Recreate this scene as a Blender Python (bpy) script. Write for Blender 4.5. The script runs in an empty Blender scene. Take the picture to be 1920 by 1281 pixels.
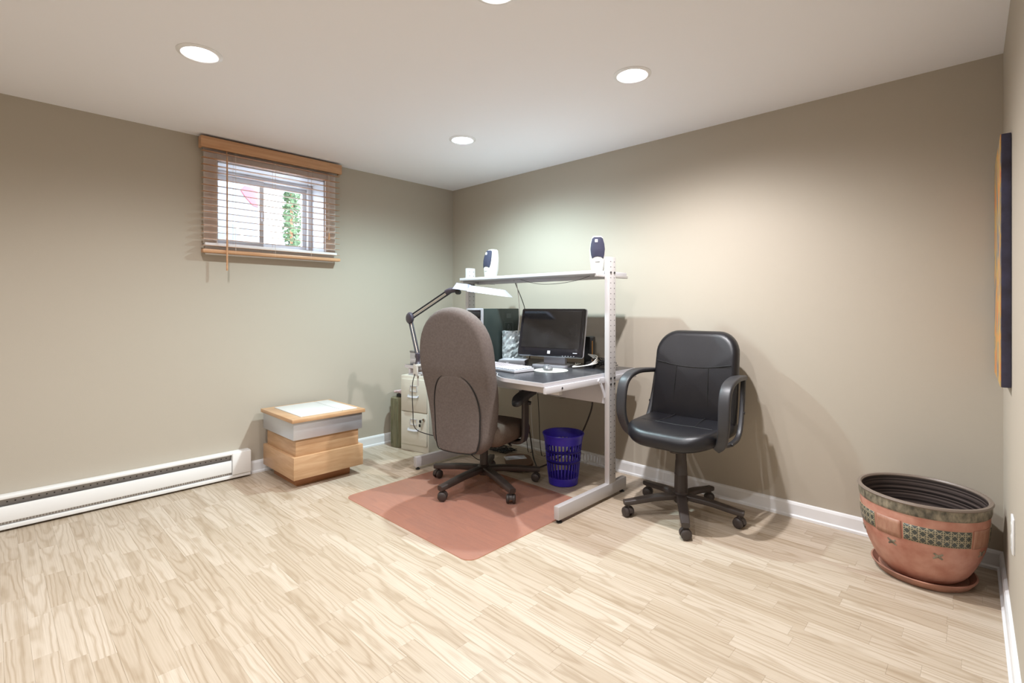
import bpy, bmesh, math, random
from mathutils import Vector, Matrix
R = math.radians
random.seed(7)
C = bpy.context.scene.collection
scene = bpy.context.scene

# ------------------------------------------------------------------ camera, world, exposure
H = 2.25                                   # ceiling height
cam_d = bpy.data.cameras.new('camera'); cam = bpy.data.objects.new('camera', cam_d); C.objects.link(cam)
cam.location = (3.69, -3.048, 1.147)
cam.rotation_euler = (R(90), 0, R(43.7))
cam_d.sensor_width = 36.0; cam_d.lens = 939.0/1920*36; cam_d.shift_y = -64.5/1920; cam_d.clip_start = 0.02
scene.camera = cam
scene.view_settings.view_transform = 'Standard'; scene.view_settings.look = 'None'
scene.view_settings.gamma = 1.0; scene.view_settings.use_curve_mapping = False
scene.view_settings.exposure = 0.3
w = bpy.data.worlds.new('sky'); scene.world = w; w.use_nodes = True
w.node_tree.nodes['Background'].inputs[0].default_value = (0.80, 0.88, 1.0, 1)
w.node_tree.nodes['Background'].inputs[1].default_value = 9.0
POT_W = 116.0                              # watts of each recessed ceiling light

# ------------------------------------------------------------------ material helpers
def mat(name, col, rough=0.5, metal=0.0, var=0.0, scale=20.0, bump=0.0, bscale=200.0, spec=0.5, stretch=(1,1,1), col2=None, coat=0.0):
    m = bpy.data.materials.new(name); m.use_nodes = True
    nt = m.node_tree; b = nt.nodes['Principled BSDF']
    b.inputs['Base Color'].default_value = (*col, 1); b.inputs['Roughness'].default_value = rough
    b.inputs['Metallic'].default_value = metal; b.inputs['Specular IOR Level'].default_value = spec
    b.inputs['Coat Weight'].default_value = coat
    tc = nt.nodes.new('ShaderNodeTexCoord'); mp = nt.nodes.new('ShaderNodeMapping')
    mp.inputs['Scale'].default_value = stretch
    nt.links.new(tc.outputs['Object'], mp.inputs['Vector'])
    if var or col2:
        n = nt.nodes.new('ShaderNodeTexNoise'); n.inputs['Scale'].default_value = scale; n.inputs['Detail'].default_value = 5
        nt.links.new(mp.outputs[0], n.inputs['Vector'])
        mx = nt.nodes.new('ShaderNodeMix'); mx.data_type = 'RGBA'
        mx.inputs[6].default_value = (*[c*(1-var) for c in col], 1)
        mx.inputs[7].default_value = (*(col2 or [min(1, c*(1+var)) for c in col]), 1)
        rp = nt.nodes.new('ShaderNodeValToRGB'); rp.color_ramp.elements[0].position = .32; rp.color_ramp.elements[1].position = .68
        nt.links.new(n.outputs['Fac'], rp.inputs[0]); nt.links.new(rp.outputs[0], mx.inputs[0])
        nt.links.new(mx.outputs[2], b.inputs['Base Color'])
    if bump:
        n2 = nt.nodes.new('ShaderNodeTexNoise'); n2.inputs['Scale'].default_value = bscale; n2.inputs['Detail'].default_value = 3
        nt.links.new(mp.outputs[0], n2.inputs['Vector'])
        bp = nt.nodes.new('ShaderNodeBump'); bp.inputs['Strength'].default_value = bump; bp.inputs['Distance'].default_value = .002
        nt.links.new(n2.outputs['Fac'], bp.inputs['Height']); nt.links.new(bp.outputs[0], b.inputs['Normal'])
    return m

class NT:
    """tiny node-tree writer"""
    def __init__(s, m): s.t = m.node_tree; s.b = s.t.nodes['Principled BSDF']
    def n(s, kind, **kw):
        x = s.t.nodes.new(kind)
        for k, v in kw.items(): setattr(x, k, v)
        return x
    def l(s, a, b): s.t.links.new(a, b)
    def m(s, op, a, b=None, c=None):
        x = s.n('ShaderNodeMath', operation=op)
        for i, v in enumerate((a, b, c)):
            if v is None: continue
            if isinstance(v, (int, float)): x.inputs[i].default_value = v
            else: s.l(v, x.inputs[i])
        return x.outputs[0]
    def mix(s, f, a, b):
        x = s.n('ShaderNodeMix', data_type='RGBA')
        for i, v in ((0, f), (6, a), (7, b)):
            if isinstance(v, (int, float)): x.inputs[i].default_value = v
            elif isinstance(v, tuple): x.inputs[i].default_value = (*v, 1)
            else: s.l(v, x.inputs[i])
        return x.outputs[2]

def wood_floor_mat():
    m = mat('laminate_strip', (.7, .55, .4), .34, spec=.35); t = NT(m)
    uv = t.n('ShaderNodeUVMap'); uv.uv_map = 'uv'
    sx = t.n('ShaderNodeSeparateXYZ'); t.l(uv.outputs[0], sx.inputs[0]); u, v = sx.outputs[0], sx.outputs[1]
    at = t.n('ShaderNodeAttribute', attribute_name='rnd'); sc = t.n('ShaderNodeSeparateColor'); t.l(at.outputs['Color'], sc.inputs[0])
    r1, r2, r3 = sc.outputs
    off = t.m('MULTIPLY', r1, 40.0)
    def noise(su, sv, detail=3):
        cb = t.n('ShaderNodeCombineXYZ')
        t.l(t.m('ADD', t.m('MULTIPLY', u, su), off), cb.inputs[0]); t.l(t.m('ADD', t.m('MULTIPLY', v, sv), t.m('MULTIPLY', r3, 17.0)), cb.inputs[1])
        t.l(t.m('MULTIPLY', r2, 31.0), cb.inputs[2])
        nz = t.n('ShaderNodeTexNoise'); nz.inputs['Scale'].default_value = 1; nz.inputs['Detail'].default_value = detail
        t.l(cb.outputs[0], nz.inputs['Vector']); return nz.outputs['Fac']
    vc = t.m('SUBTRACT', v, t.m('MULTIPLY', t.m('SUBTRACT', r1, .5), .07))
    cath = t.m('MULTIPLY', t.m('MULTIPLY', vc, vc), 5200.0)
    along = t.m('MULTIPLY', u, t.m('MULTIPLY', t.m('SUBTRACT', r2, .35), 34.0))
    wob = t.m('MULTIPLY', noise(4.0, 14.0, 2), 13.0)
    ph = t.m('ADD', t.m('ADD', cath, along), wob)
    s = t.m('SINE', ph)
    line = t.m('POWER', t.m('ADD', t.m('MULTIPLY', s, .5), .5), 3.0)
    fine = noise(5.0, 260.0, 4)
    g = t.m('ADD', t.m('MULTIPLY', line, .46), t.m('MULTIPLY', t.m('SUBTRACT', fine, .38), 1.0))
    g = t.m('MINIMUM', t.m('MAXIMUM', g, 0.0), 1.0)
    c = t.mix(g, (.57, .49, .405), (.35, .265, .18))
    tone = t.mix(r3, (1.0, .985, .96), (.82, .77, .70))
    mm = t.n('ShaderNodeMix', data_type='RGBA', blend_type='MULTIPLY'); mm.inputs[0].default_value = 1
    t.l(c, mm.inputs[6]); t.l(tone, mm.inputs[7]); t.l(mm.outputs[2], t.b.inputs['Base Color'])
    return m

def oak_mat(name, a, b, scale=(2, 30, 30), rough=.4):
    m = mat(name, a, rough); t = NT(m)
    tc = t.n('ShaderNodeTexCoord'); mp = t.n('ShaderNodeMapping'); mp.inputs['Scale'].default_value = scale
    t.l(tc.outputs['Object'], mp.inputs[0])
    nz = t.n('ShaderNodeTexNoise'); nz.inputs['Scale'].default_value = 1.5; nz.inputs['Detail'].default_value = 6; nz.inputs['Distortion'].default_value = .6
    t.l(mp.outputs[0], nz.inputs['Vector'])
    rp = t.n('ShaderNodeValToRGB'); rp.color_ramp.elements[0].position = .35; rp.color_ramp.elements[1].position = .66
    t.l(nz.outputs['Fac'], rp.inputs[0])
    t.l(t.mix(rp.outputs[0], a, b), t.b.inputs['Base Color'])
    return m

def weave_mat(name, a, b, scale=420):
    m = mat(name, a, .92, spec=.15); t = NT(m)
    tc = t.n('ShaderNodeTexCoord'); sx = t.n('ShaderNodeSeparateXYZ'); t.l(tc.outputs['Object'], sx.inputs[0])
    k = t.m('MULTIPLY', t.m('SINE', t.m('MULTIPLY', t.m('ADD', sx.outputs[0], sx.outputs[1]), scale*2)), t.m('SINE', t.m('MULTIPLY', sx.outputs[2], scale*2)))
    nz = t.n('ShaderNodeTexNoise'); nz.inputs['Scale'].default_value = 90; t.l(tc.outputs['Object'], nz.inputs['Vector'])
    f = t.m('ADD', t.m('MULTIPLY', k, .3), nz.outputs['Fac'])
    t.l(t.mix(f, a, b), t.b.inputs['Base Color'])
    bp = t.n('ShaderNodeBump'); bp.inputs['Strength'].default_value = .35; bp.inputs['Distance'].default_value = .001
    t.l(f, bp.inputs['Height']); t.l(bp.outputs[0], t.b.inputs['Normal'])
    return m

def mat_vinyl(name, tint, body, f):
    m = mat(name, body, .28); t = NT(m)
    tr = t.n('ShaderNodeBsdfTransparent'); tr.inputs[0].default_value = (*tint, 1)
    ms = t.n('ShaderNodeMixShader'); ms.inputs[0].default_value = f
    t.l(tr.outputs[0], ms.inputs[1]); t.l(t.b.outputs[0], ms.inputs[2])
    t.l(ms.outputs[0], t.t.nodes['Material Output'].inputs[0])
    return m

def emis(name, col, s):
    m = mat(name, col, .5); b = m.node_tree.nodes['Principled BSDF']
    b.inputs['Emission Color'].default_value = (*col, 1); b.inputs['Emission Strength'].default_value = s
    return m

M = {}
M['wall'] = mat('wall_paint', (.46, .408, .335), .62, bump=.12, bscale=260, spec=.3)
M['ceil'] = mat('ceiling_paint', (.90, .895, .93), .7, bump=.06, bscale=180, spec=.2)
M['white'] = mat('white_gloss_paint', (.83, .83, .84), .32)
M['floorbase'] = mat('underlay', (.25, .17, .1), .8)
M['strip'] = wood_floor_mat()
M['blind'] = oak_mat('blind_wood', (.50, .26, .13), (.62, .36, .20), (30, 2, 30), .38)
M['trimwood'] = oak_mat('casing_wood', (.78, .71, .68), (.82, .77, .75), (10, 10, 10), .5)
M['vinylwhite'] = mat('window_vinyl', (.80, .81, .84), .4)
M['cord'] = mat('pale_cord', (.75, .62, .55), .8)
M['heater'] = mat('heater_enamel', (.82, .81, .79), .38)
M['heatgrey'] = mat('heater_grille_metal', (.42, .38, .35), .45, .3)
M['black'] = mat('black_plastic', (.018, .017, .018), .42, bump=.15, bscale=700)
M['dark'] = mat('dark_hole', (.012, .011, .011), .8)
M['brownplastic'] = mat('brown_black_plastic', (.045, .034, .030), .45, bump=.15, bscale=900)
M['leather'] = mat('black_leather', (.009, .0085, .011), .34, bump=.25, bscale=420, spec=.45)
M['armgrey'] = mat('charcoal_arm_plastic', (.030, .029, .032), .42, bump=.1, bscale=900)
M['seam'] = mat('seam_thread', (.006, .006, .006), .7)
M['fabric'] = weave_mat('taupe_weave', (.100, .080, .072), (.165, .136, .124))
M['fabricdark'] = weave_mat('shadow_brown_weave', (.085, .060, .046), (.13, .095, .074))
M['grey'] = mat('silver_grey_steel', (.54, .52, .52), .38, .2, bump=.05, bscale=300)
M['lightlam'] = mat('pale_grey_laminate', (.60, .59, .62), .4)
M['desktop'] = mat('charcoal_laminate', (.045, .045, .051), .24, var=.3, scale=14, stretch=(1.5, 9, 1), spec=.6)
M['beigesteel'] = mat('cream_cabinet_enamel', (.67, .63, .54), .3, bump=.05, bscale=300)
M['chrome'] = mat('chrome', (.75, .75, .76), .2, 1.0)
M['olive'] = mat('olive_painted_metal', (.185, .175, .105), .42, .2, var=.25, scale=6, stretch=(8, 8, 1))
M['pinkcloth'] = mat('pink_cloth', (.62, .48, .50), .9, var=.2, scale=30)
M['oak'] = oak_mat('oak_veneer', (.46, .265, .135), (.57, .36, .205), (3, 3, 26), .36)
M['oakdark'] = oak_mat('oak_plinth', (.36, .15, .065), (.44, .20, .09), (3, 3, 26), .5)
M['brushed'] = mat('brushed_aluminium', (.60, .61, .64), .36, .7, bump=.1, bscale=60, stretch=(1, 1, 30))
M['whitepanel'] = mat('white_laminate_panel', (.66, .66, .64), .4)
M['cream'] = mat('cream_plastic', (.58, .57, .53), .4)
M['grille'] = mat('navy_speaker_cloth', (.022, .022, .045), .85, bump=.4, bscale=900)
M['sticker'] = mat('white_sticker', (.64, .64, .69), .5)
M['lampwhite'] = mat('lavender_white_enamel', (.36, .37, .48), .4)
M['lampdark'] = mat('lamp_arm_enamel', (.02, .018, .024), .34)
M['lampjoint'] = mat('lamp_joint_plastic', (.06, .05, .065), .32)
M['spring'] = mat('lamp_rod_metal', (.62, .48, .42), .4, .4)
M['glossblack'] = mat('piano_black', (.012, .011, .014), .12, spec=.6)
M['screen'] = mat('dusty_screen', (.010, .009, .009), .09, spec=.7, col2=(.022, .021, .022), scale=9)
M['silver'] = mat('silver_plastic', (.55, .55, .60), .3, .5)
M['towergreen'] = mat('tower_side_panel', (.035, .05, .048), .30, .2)
M['emboss'] = mat('embossed_mark', (.11, .14, .135), .4)
M['bag'] = mat('crumpled_silver_film', (.38, .42, .43), .25, .35, var=.5, scale=28, bump=1.0, bscale=35)
M['keyboard'] = mat('keyboard_white', (.55, .55, .59), .45)
M['pad'] = mat('pale_pad', (.55, .56, .50), .6)
M['mouse'] = mat('mouse_grey', (.16, .16, .17), .3)
M['whitecord'] = mat('white_cable', (.70, .68, .64), .5)
M['basket'] = mat('blue_basket_plastic', (.038, .022, .40), .36)
M['mat'] = mat_vinyl('amber_vinyl', (.97, .73, .54), (.55, .40, .37), .30)
M['brownboard'] = mat('brown_board', (.15, .075, .045), .45)
M['paper'] = mat('paper', (.72, .74, .78), .7)
M['ink'] = mat('ink', (.10, .14, .25), .7)
M['orange'] = mat('orange_plastic', (.55, .25, .06), .4)
M['terracotta'] = mat('worn_terracotta', (.40, .155, .105), .5, var=.0, col2=(.56, .29, .215), scale=14, bump=.3, bscale=60)
M['saucer'] = mat('terracotta_saucer', (.33, .16, .11), .6, var=.25, scale=18)
M['potrim'] = mat('mossy_glaze', (.065, .058, .042), .45, col2=(.31, .26, .185), scale=48, bump=.3, bscale=80, stretch=(1, 1, .6))
M['potlip'] = mat('brown_lip', (.20, .155, .125), .4)
M['gold'] = mat('incised_gold', (.44, .33, .19), .5)
M['hatch'] = mat('hatched_clay', (.42, .23, .155), .5, col2=(.33, .15, .095), scale=60, stretch=(1, 1, .3), bump=.4, bscale=120)
M['bulb'] = emis('lit_bulb', (1.0, .99, .97), 9.0)
M['glass'] = mat_vinyl('window_glass', (.96, .98, 1), (.6, .65, .7), .04)
M['outground'] = mat('outside_gravel', (.6, .6, .58), .9, var=.2, scale=8)
M['brickwhite'] = mat('white_painted_brick', (.85, .84, .80), .8, var=.06, scale=5)
M['leaf'] = mat('ivy_leaf', (.07, .12, .045), .6, var=.5, scale=30)
M['tarp'] = mat('grey_tarpaulin', (.24, .29, .33), .6, var=.15, scale=4)
M['red'] = mat('red_tarpaulin', (.55, .10, .12), .6)
# pot interior: thrown rings
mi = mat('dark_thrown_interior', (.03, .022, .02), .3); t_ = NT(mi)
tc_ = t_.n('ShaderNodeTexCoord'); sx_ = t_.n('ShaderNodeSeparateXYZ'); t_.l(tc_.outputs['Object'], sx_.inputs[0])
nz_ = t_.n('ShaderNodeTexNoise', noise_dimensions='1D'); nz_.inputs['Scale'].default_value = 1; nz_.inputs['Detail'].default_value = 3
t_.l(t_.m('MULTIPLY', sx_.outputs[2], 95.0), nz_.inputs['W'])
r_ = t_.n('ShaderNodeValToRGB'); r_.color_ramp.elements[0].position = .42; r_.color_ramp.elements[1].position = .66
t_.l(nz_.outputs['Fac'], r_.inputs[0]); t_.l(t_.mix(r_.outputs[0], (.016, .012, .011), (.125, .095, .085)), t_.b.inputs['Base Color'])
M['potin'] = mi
# triangular lattice panels of the pot (uv in metres)
ml = mat('lattice_panel', (.05, .055, .045), .4); t_ = NT(ml)
uv_ = t_.n('ShaderNodeUVMap'); uv_.uv_map = 'uv'; sx_ = t_.n('ShaderNodeSeparateXYZ'); t_.l(uv_.outputs[0], sx_.inputs[0])
P_ = .026
def ln_(expr, wdt): return t_.m('LESS_THAN', t_.m('ABSOLUTE', t_.m('SUBTRACT', t_.m('FRACT', expr), .5)), wdt)
uu, vv = t_.m('DIVIDE', sx_.outputs[0], P_), t_.m('DIVIDE', sx_.outputs[1], P_)
a_ = ln_(t_.m('ADD', uu, vv), .055); b_ = ln_(t_.m('SUBTRACT', uu, vv), .055); c_ = ln_(t_.m('ADD', uu, .5), .055); d_ = ln_(t_.m('ADD', vv, .5), .05)
f_ = t_.m('MAXIMUM', t_.m('MAXIMUM', a_, b_), t_.m('MAXIMUM', c_, d_))
t_.l(t_.mix(f_, (.058, .062, .052), (.38, .32, .21)), t_.b.inputs['Base Color'])
M['lattice'] = ml
# abstract painting
mp_ = mat('abstract_paint', (.5, .3, .1), .55, bump=.8, bscale=60); t_ = NT(mp_)
tc_ = t_.n('ShaderNodeTexCoord'); n_ = t_.n('ShaderNodeTexNoise'); n_.inputs['Scale'].default_value = 5; n_.inputs['Detail'].default_value = 6; n_.inputs['Distortion'].default_value = 1.5
t_.l(tc_.outputs['Object'], n_.inputs['Vector']); r_ = t_.n('ShaderNodeValToRGB'); e_ = r_.color_ramp.elements
e_[0].position = .30; e_[0].color = (.09, .11, .16, 1); e_[1].position = .72; e_[1].color = (.55, .13, .07, 1)
for p, c in ((.42, (.24, .22, .20, 1)), (.50, (.50, .33, .09, 1)), (.60, (.62, .24, .07, 1))):
    x = e_.new(p); x.color = c
t_.l(n_.outputs['Fac'], r_.inputs[0]); t_.l(r_.outputs[0], t_.b.inputs['Base Color'])
M['painting'] = mp_
M['canvasedge'] = mat('dark_canvas_edge', (.022, .017, .03), .4, col2=(.045, .045, .09), scale=14, bump=.5, bscale=80)

# ------------------------------------------------------------------ mesh helpers
def cr(pts, n=6):
    """Catmull-Rom resample of an open path"""
    P = [Vector(p) for p in pts]
    if len(P) < 3: return P
    Q = [P[0]*2-P[1]] + P + [P[-1]*2-P[-2]]; out = []
    for i in range(1, len(Q)-2):
        a, b, c, d = Q[i-1:i+3]
        for k in range(n):
            t = k/n
            out.append(.5*((2*b)+(c-a)*t+(2*a-5*b+4*c-d)*t*t+(3*b-a-3*c+d)*t**3))
    out.append(P[-1]); return out

def rr(wd, ht, r, n=5, taper=0.0):
    """rounded rectangle outline centred at 0; r may be 4 radii (bl, br, tr, tl); taper narrows the top"""
    if isinstance(r, (int, float)): r = (r,)*4
    o = []
    for (sx, sy, a0, rad) in ((-1, -1, 180, r[0]), (1, -1, 270, r[1]), (1, 1, 0, r[2]), (-1, 1, 90, r[3])):
        cx, cy = sx*(wd/2-rad), sy*(ht/2-rad)
        for k in range(n+1):
            a = R(a0+90*k/n); x, y = cx+rad*math.cos(a), cy+rad*math.sin(a)
            o.append((x*(1-taper*(y/ht+.5)), y))
    return o

class MB:
    def __init__(s): s.bm = bmesh.new(); s.uvs = None
    def box(s, c, sz, bev=0.0, rot=None, seg=2):
        r = bmesh.ops.create_cube(s.bm, size=1.0); vs = r['verts']
        for v in vs: v.co = Vector((v.co.x*sz[0], v.co.y*sz[1], v.co.z*sz[2]))
        if bev:
            es = {e for v in vs for e in v.link_edges}
            rb = bmesh.ops.bevel(s.bm, geom=list(es), offset=bev, segments=seg, affect='EDGES', profile=.5)
            vs = list({v for f in rb['faces'] for v in f.verts} | {v for v in vs if v.is_valid})
        for v in vs:
            v.co = (rot @ v.co if rot is not None else v.co) + Vector(c)
        return s
    def bb(s, x0, x1, y0, y1, z0, z1, bev=0.0): return s.box(((x0+x1)/2, (y0+y1)/2, (z0+z1)/2), (x1-x0, y1-y0, z1-z0), bev)
    def loft(s, rings, cap=True, closed=True):
        V = [[s.bm.verts.new(p) for p in r] for r in rings]
        for a, b in zip(V, V[1:]):
            n = len(a)
            for i in range(n if closed else n-1):
                j = (i+1) % n
                try: s.bm.faces.new((a[i], a[j], b[j], b[i]))
                except ValueError: pass
        if cap:
            s.bm.faces.new(list(reversed(V[0]))); s.bm.faces.new(V[-1])
        return V
    def tube(s, path, r, seg=8, smooth=5, cap=True):
        P = cr(path, smooth) if smooth else [Vector(p) for p in path]
        rings = []; up = None
        for i, p in enumerate(P):
            d = (P[min(i+1, len(P)-1)]-P[max(i-1, 0)]).normalized()
            if up is None: up = d.orthogonal().normalized()
            up = (up-d*up.dot(d)).normalized(); sd = d.cross(up)
            rad = r(i/(len(P)-1)) if callable(r) else r
            rings.append([p+(up*math.cos(a)+sd*math.sin(a))*rad for a in (2*math.pi*k/seg for k in range(seg))])
        s.loft(rings, cap); return s
    def strap(s, path, wd, th, up0, smooth=6, rnd=.35):
        """flat rounded section swept along a path; wd lies along up0"""
        P = cr(path, smooth) if smooth else [Vector(p) for p in path]; rings = []
        for i, p in enumerate(P):
            d = (P[min(i+1, len(P)-1)]-P[max(i-1, 0)]).normalized()
            u = Vector(up0); u = (u-d*u.dot(d)).normalized(); sd = d.cross(u)
            ww = wd(i/(len(P)-1)) if callable(wd) else wd; tt = th(i/(len(P)-1)) if callable(th) else th
            rings.append([p+u*a+sd*b for a, b in rr(ww, tt, min(ww, tt)*rnd, 3)])
        s.loft(rings); return s
    def cyl(s, p0, p1, r0, r1=None, seg=20): return s.tube([p0, p1], (lambda t: r0+(r1-r0)*t) if r1 is not None else r0, seg, 0)
    def lathe(s, prof, c=(0, 0, 0), seg=40, closed_profile=False, cap=True):
        rings = [[(c[0]+r*math.cos(2*math.pi*k/seg), c[1]+r*math.sin(2*math.pi*k/seg), c[2]+z) for k in range(seg)] for r, z in prof]
        if closed_profile: rings.append(rings[0])
        V = s.loft(rings, cap=False)
        if not closed_profile and not cap: return s
        if not closed_profile:
            for ring, rev in ((V[0], True), (V[-1], False)):
                s.bm.faces.new(list(reversed(ring)) if rev else ring)
        else: bmesh.ops.remove_doubles(s.bm, verts=[v for r in V for v in r], dist=1e-6)
        return s
    def pad(s, outline, th, er, bulge=(0, 0), fn=None, n=4, rings=5):
        """cushion: outline in (a,b), thickness along d (back -th/2, front +th/2), rounded edge er, bulge (back, front)"""
        cx = sum(p[0] for p in outline)/len(outline); cy = sum(p[1] for p in outline)/len(outline)
        fn = fn or (lambda a, b, d: (a, b, d))
        def ring(inset, d, k=1.0):
            o = []
            for a, b in outline:
                dx, dy = a-cx, b-cy; L = math.hypot(dx, dy) or 1; f = max(0.0, 1-inset/L)*k
                o.append((cx+dx*f, cy+dy*f, d))
            return o
        seq = []
        ks = [i/rings for i in range(1, rings)]
        for k in ks: seq.append(ring(er, -th/2-bulge[0]*(1-k*k), k))
        for i in range(n+1):
            a = R(90*i/n); seq.append(ring(er*(1-math.sin(a)), -th/2+er*(1-math.cos(a))))
        for i in range(n+1):
            a = R(90*i/n); seq.append(ring(er*(1-math.cos(a)), th/2-er*(1-math.sin(a))))
        for k in reversed(ks): seq.append(ring(er, th/2+bulge[1]*(1-k*k), k))
        V = s.loft([[fn(*p) for p in r] for r in seq], cap=False)
        for ring_, d, rev in ((V[0], -th/2-bulge[0], True), (V[-1], th/2+bulge[1], False)):
            c = s.bm.verts.new(fn(cx, cy, d)); m_ = len(ring_)
            for i in range(m_):
                a, b = ring_[i], ring_[(i+1) % m_]
                s.bm.faces.new((c, b, a) if rev else (c, a, b))
        return s
    def prism(s, poly, z0, z1):
        s.loft([[(x, y, z0) for x, y in poly], [(x, y, z1) for x, y in poly]]); return s
    def build(s, name, m, parent=None, ang=40, smooth=True):
        bmesh.ops.recalc_face_normals(s.bm, faces=s.bm.faces)
        for f in s.bm.faces: f.smooth = smooth
        if smooth:
            for e in s.bm.edges:
                if len(e.link_faces) == 2 and e.calc_face_angle(0) > R(ang): e.smooth = False
        me = bpy.data.meshes.new(name); s.bm.to_mesh(me); s.bm.free()
        me.materials.append(M[m] if isinstance(m, str) else m)
        o = bpy.data.objects.new(name, me); C.objects.link(o)
        if parent: o.parent = parent
        return o
def tag(o, label, cat=None, group=None, kind=None):
    if label: o['label'] = label
    if cat: o['category'] = cat
    if group: o['group'] = group
    if kind: o['kind'] = kind
    return o
def thing(name, label, cat, loc=(0, 0, 0), rz=0.0, group=None):
    o = bpy.data.objects.new(name, None); C.objects.link(o); o.location = loc; o.rotation_euler = (0, 0, R(rz)); o.empty_display_size = .05
    return tag(o, label, cat, group)
def struct(o, label=None): o['kind'] = 'structure'; tag(o, label); return o
def rotz(a): return Matrix.Rotation(R(a), 3, 'Z')

# ------------------------------------------------------------------ room shell
XR, YB = 3.73, -5.0                       # right wall foot at the far corner, wall behind the viewer
RWX = lambda y: XR - .0227*y              # the right wall runs very slightly out of square
WY0, WY1, WZ0, WZ1 = -2.01, -1.262, 1.565, 2.115
m = MB(); m.bb(-.30, 0, YB-.2, WY0, 0, H+.2); m.bb(-.30, 0, WY1, .25, 0, H+.2); m.bb(-.30, 0, WY0, WY1, 0, WZ0); m.bb(-.30, 0, WY0, WY1, WZ1, H+.2)
struct(m.build('wall_left', 'wall', smooth=False), 'olive beige painted wall with a high basement window')
struct(MB().bb(0, 4.3, 0, .2, 0, H+.2).build('wall_back', 'wall', smooth=False), 'olive beige painted wall behind the desk')
m = MB(); m.prism([(RWX(0), 0), (RWX(0)+.2, 0), (RWX(YB)+.2, YB), (RWX(YB), YB)], 0, H+.2)
struct(m.build('wall_right', 'wall', smooth=False), 'olive beige painted wall with the picture')
struct(MB().bb(0, 4.3, YB-.2, YB, 0, H+.2).build('wall_front', 'wall', smooth=False), 'olive beige painted wall')

LIGHTS = [((1.205, -2.412), 'recessed round ceiling light closest to the window blind', (.98, .965, .98), .45),
          ((2.46, -.935), 'recessed round ceiling light above the black leather chair', (.98, .965, .99), 1.08),
          ((1.175, -.888), 'recessed round ceiling light above the computer desk', (.70, .93, 1.0), 1.15),
          ((2.447, -1.83), 'recessed round ceiling light in the middle of the ceiling', (.95, .965, 1.0), .42),
          ((2.45, -3.55), 'added unseen ceiling fill light towards the near end of the room', (.95, .965, 1.0), .85),  # added lamp behind the camera, out of view, for fill light
          ((1.2, -3.95), 'added unseen ceiling fill light above the long heater end', (.97, .965, 1.0), .30)]  # second added lamp out of view, there to brighten the rest of the room
OPEN_R = .066
# ceiling: slab cut by the round openings of the recessed lights
m = MB(); m.bb(-.1, 4.2, YB-.1, .1, H, H+.12); ceil = m.build('ceiling', 'ceil', smooth=False)
m = MB()
for (xy, *_r) in LIGHTS: m.cyl((*xy, H-.1), (*xy, H+.3), OPEN_R, seg=48)
cut = m.build('cutter', 'ceil')
bo = ceil.modifiers.new('b', 'BOOLEAN'); bo.object = cut; bo.operation = 'DIFFERENCE'; bo.solver = 'EXACT'
dg = bpy.context.evaluated_depsgraph_get(); me = bpy.data.meshes.new_from_object(ceil.evaluated_get(dg))
ceil.modifiers.clear(); ceil.data = me; bpy.data.objects.remove(cut)
struct(ceil, 'flat white painted ceiling with round recessed lights')

# floor: slab + laminate strips, each its own piece
floor = struct(MB().bb(-.05, 4.0, YB-.1, .05, -.12, -.006).build('floor', 'floorbase', smooth=False), 'pale wood strip laminate floor')
SW = .0655
def strip_bm(bm, x0, x1, y0, y1, uvl, cl, uo):
    g = .0001; x0 += g; x1 -= g; y0 += g; y1 -= g; z = 0.0; bz = .0003; e = .0003
    lo = [bm.verts.new(p) for p in ((x0, y0, -.0055), (x1, y0, -.0055), (x1, y1, -.0055), (x0, y1, -.0055))]
    mi_ = [bm.verts.new(p) for p in ((x0, y0, z-bz), (x1, y0, z-bz), (x1, y1, z-bz), (x0, y1, z-bz))]
    hi = [bm.verts.new(p) for p in ((x0+e, y0+e, z), (x1-e, y0+e, z), (x1-e, y1-e, z), (x0+e, y1-e, z))]
    fs = [bm.faces.new(hi)]
    for A, B in ((lo, mi_), (mi_, hi)):
        for i in range(4): fs.append(bm.faces.new((A[i], A[(i+1) % 4], B[(i+1) % 4], B[i])))
    yc = (y0+y1)/2
    for f in fs:
        for l in f.loops:
            l[uvl].uv = (l.vert.co.x+uo, l.vert.co.y-yc); l[cl] = uo_col
CAMX, CAMY = 3.69, -3.048; FA = R(133.7)
strips = []
row = 0; y = 0.0
while y > YB:
    board = row // 3
    rb = random.Random(board*77+5); x = -rb.random()*1.2 if row % 3 == 0 else x_start
    if row % 3 == 0: x_start = x
    x = x_start - random.Random(row*13).random()*.35
    while x < RWX(y)+.02:
        L = random.Random(row*1000+int(x*97)).uniform(.26, .46)
        a, b = max(x, .0), min(x+L, RWX(y)+.03)
        if b-a > .03: strips.append((a, b, y-SW, y))
        x += L
    y -= SW; row += 1
def size_px(s):
    cx, cy = (s[0]+s[1])/2-CAMX, (s[2]+s[3])/2-CAMY
    d = cx*math.cos(FA)+cy*math.sin(FA); l = cx*math.sin(FA)-cy*math.cos(FA)
    if d < .75 or abs(l/d) > 1.1: return 0
    if 1.147/d*939 > 800: return 0
    return (s[1]-s[0])/(d*d*d)
strips.sort(key=size_px, reverse=True)
rest = bmesh.new(); ruv = rest.loops.layers.uv.new('uv'); rcl = rest.loops.layers.float_color.new('rnd')
for i, sq in enumerate(strips):
    q = random.Random(i+3); uo_col = (q.random(), q.random(), q.random(), 1)
    if i < 300:
        bm = bmesh.new(); uvl = bm.loops.layers.uv.new('uv'); cl = bm.loops.layers.float_color.new('rnd')
        strip_bm(bm, *sq, uvl, cl, -sq[0])
        me = bpy.data.meshes.new('floor_strip'); bm.to_mesh(me); bm.free(); me.materials.append(M['strip'])
        o = bpy.data.objects.new('floor_strip', me); C.objects.link(o); o.parent = floor
    else: strip_bm(rest, *sq, ruv, rcl, -sq[0])
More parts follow.
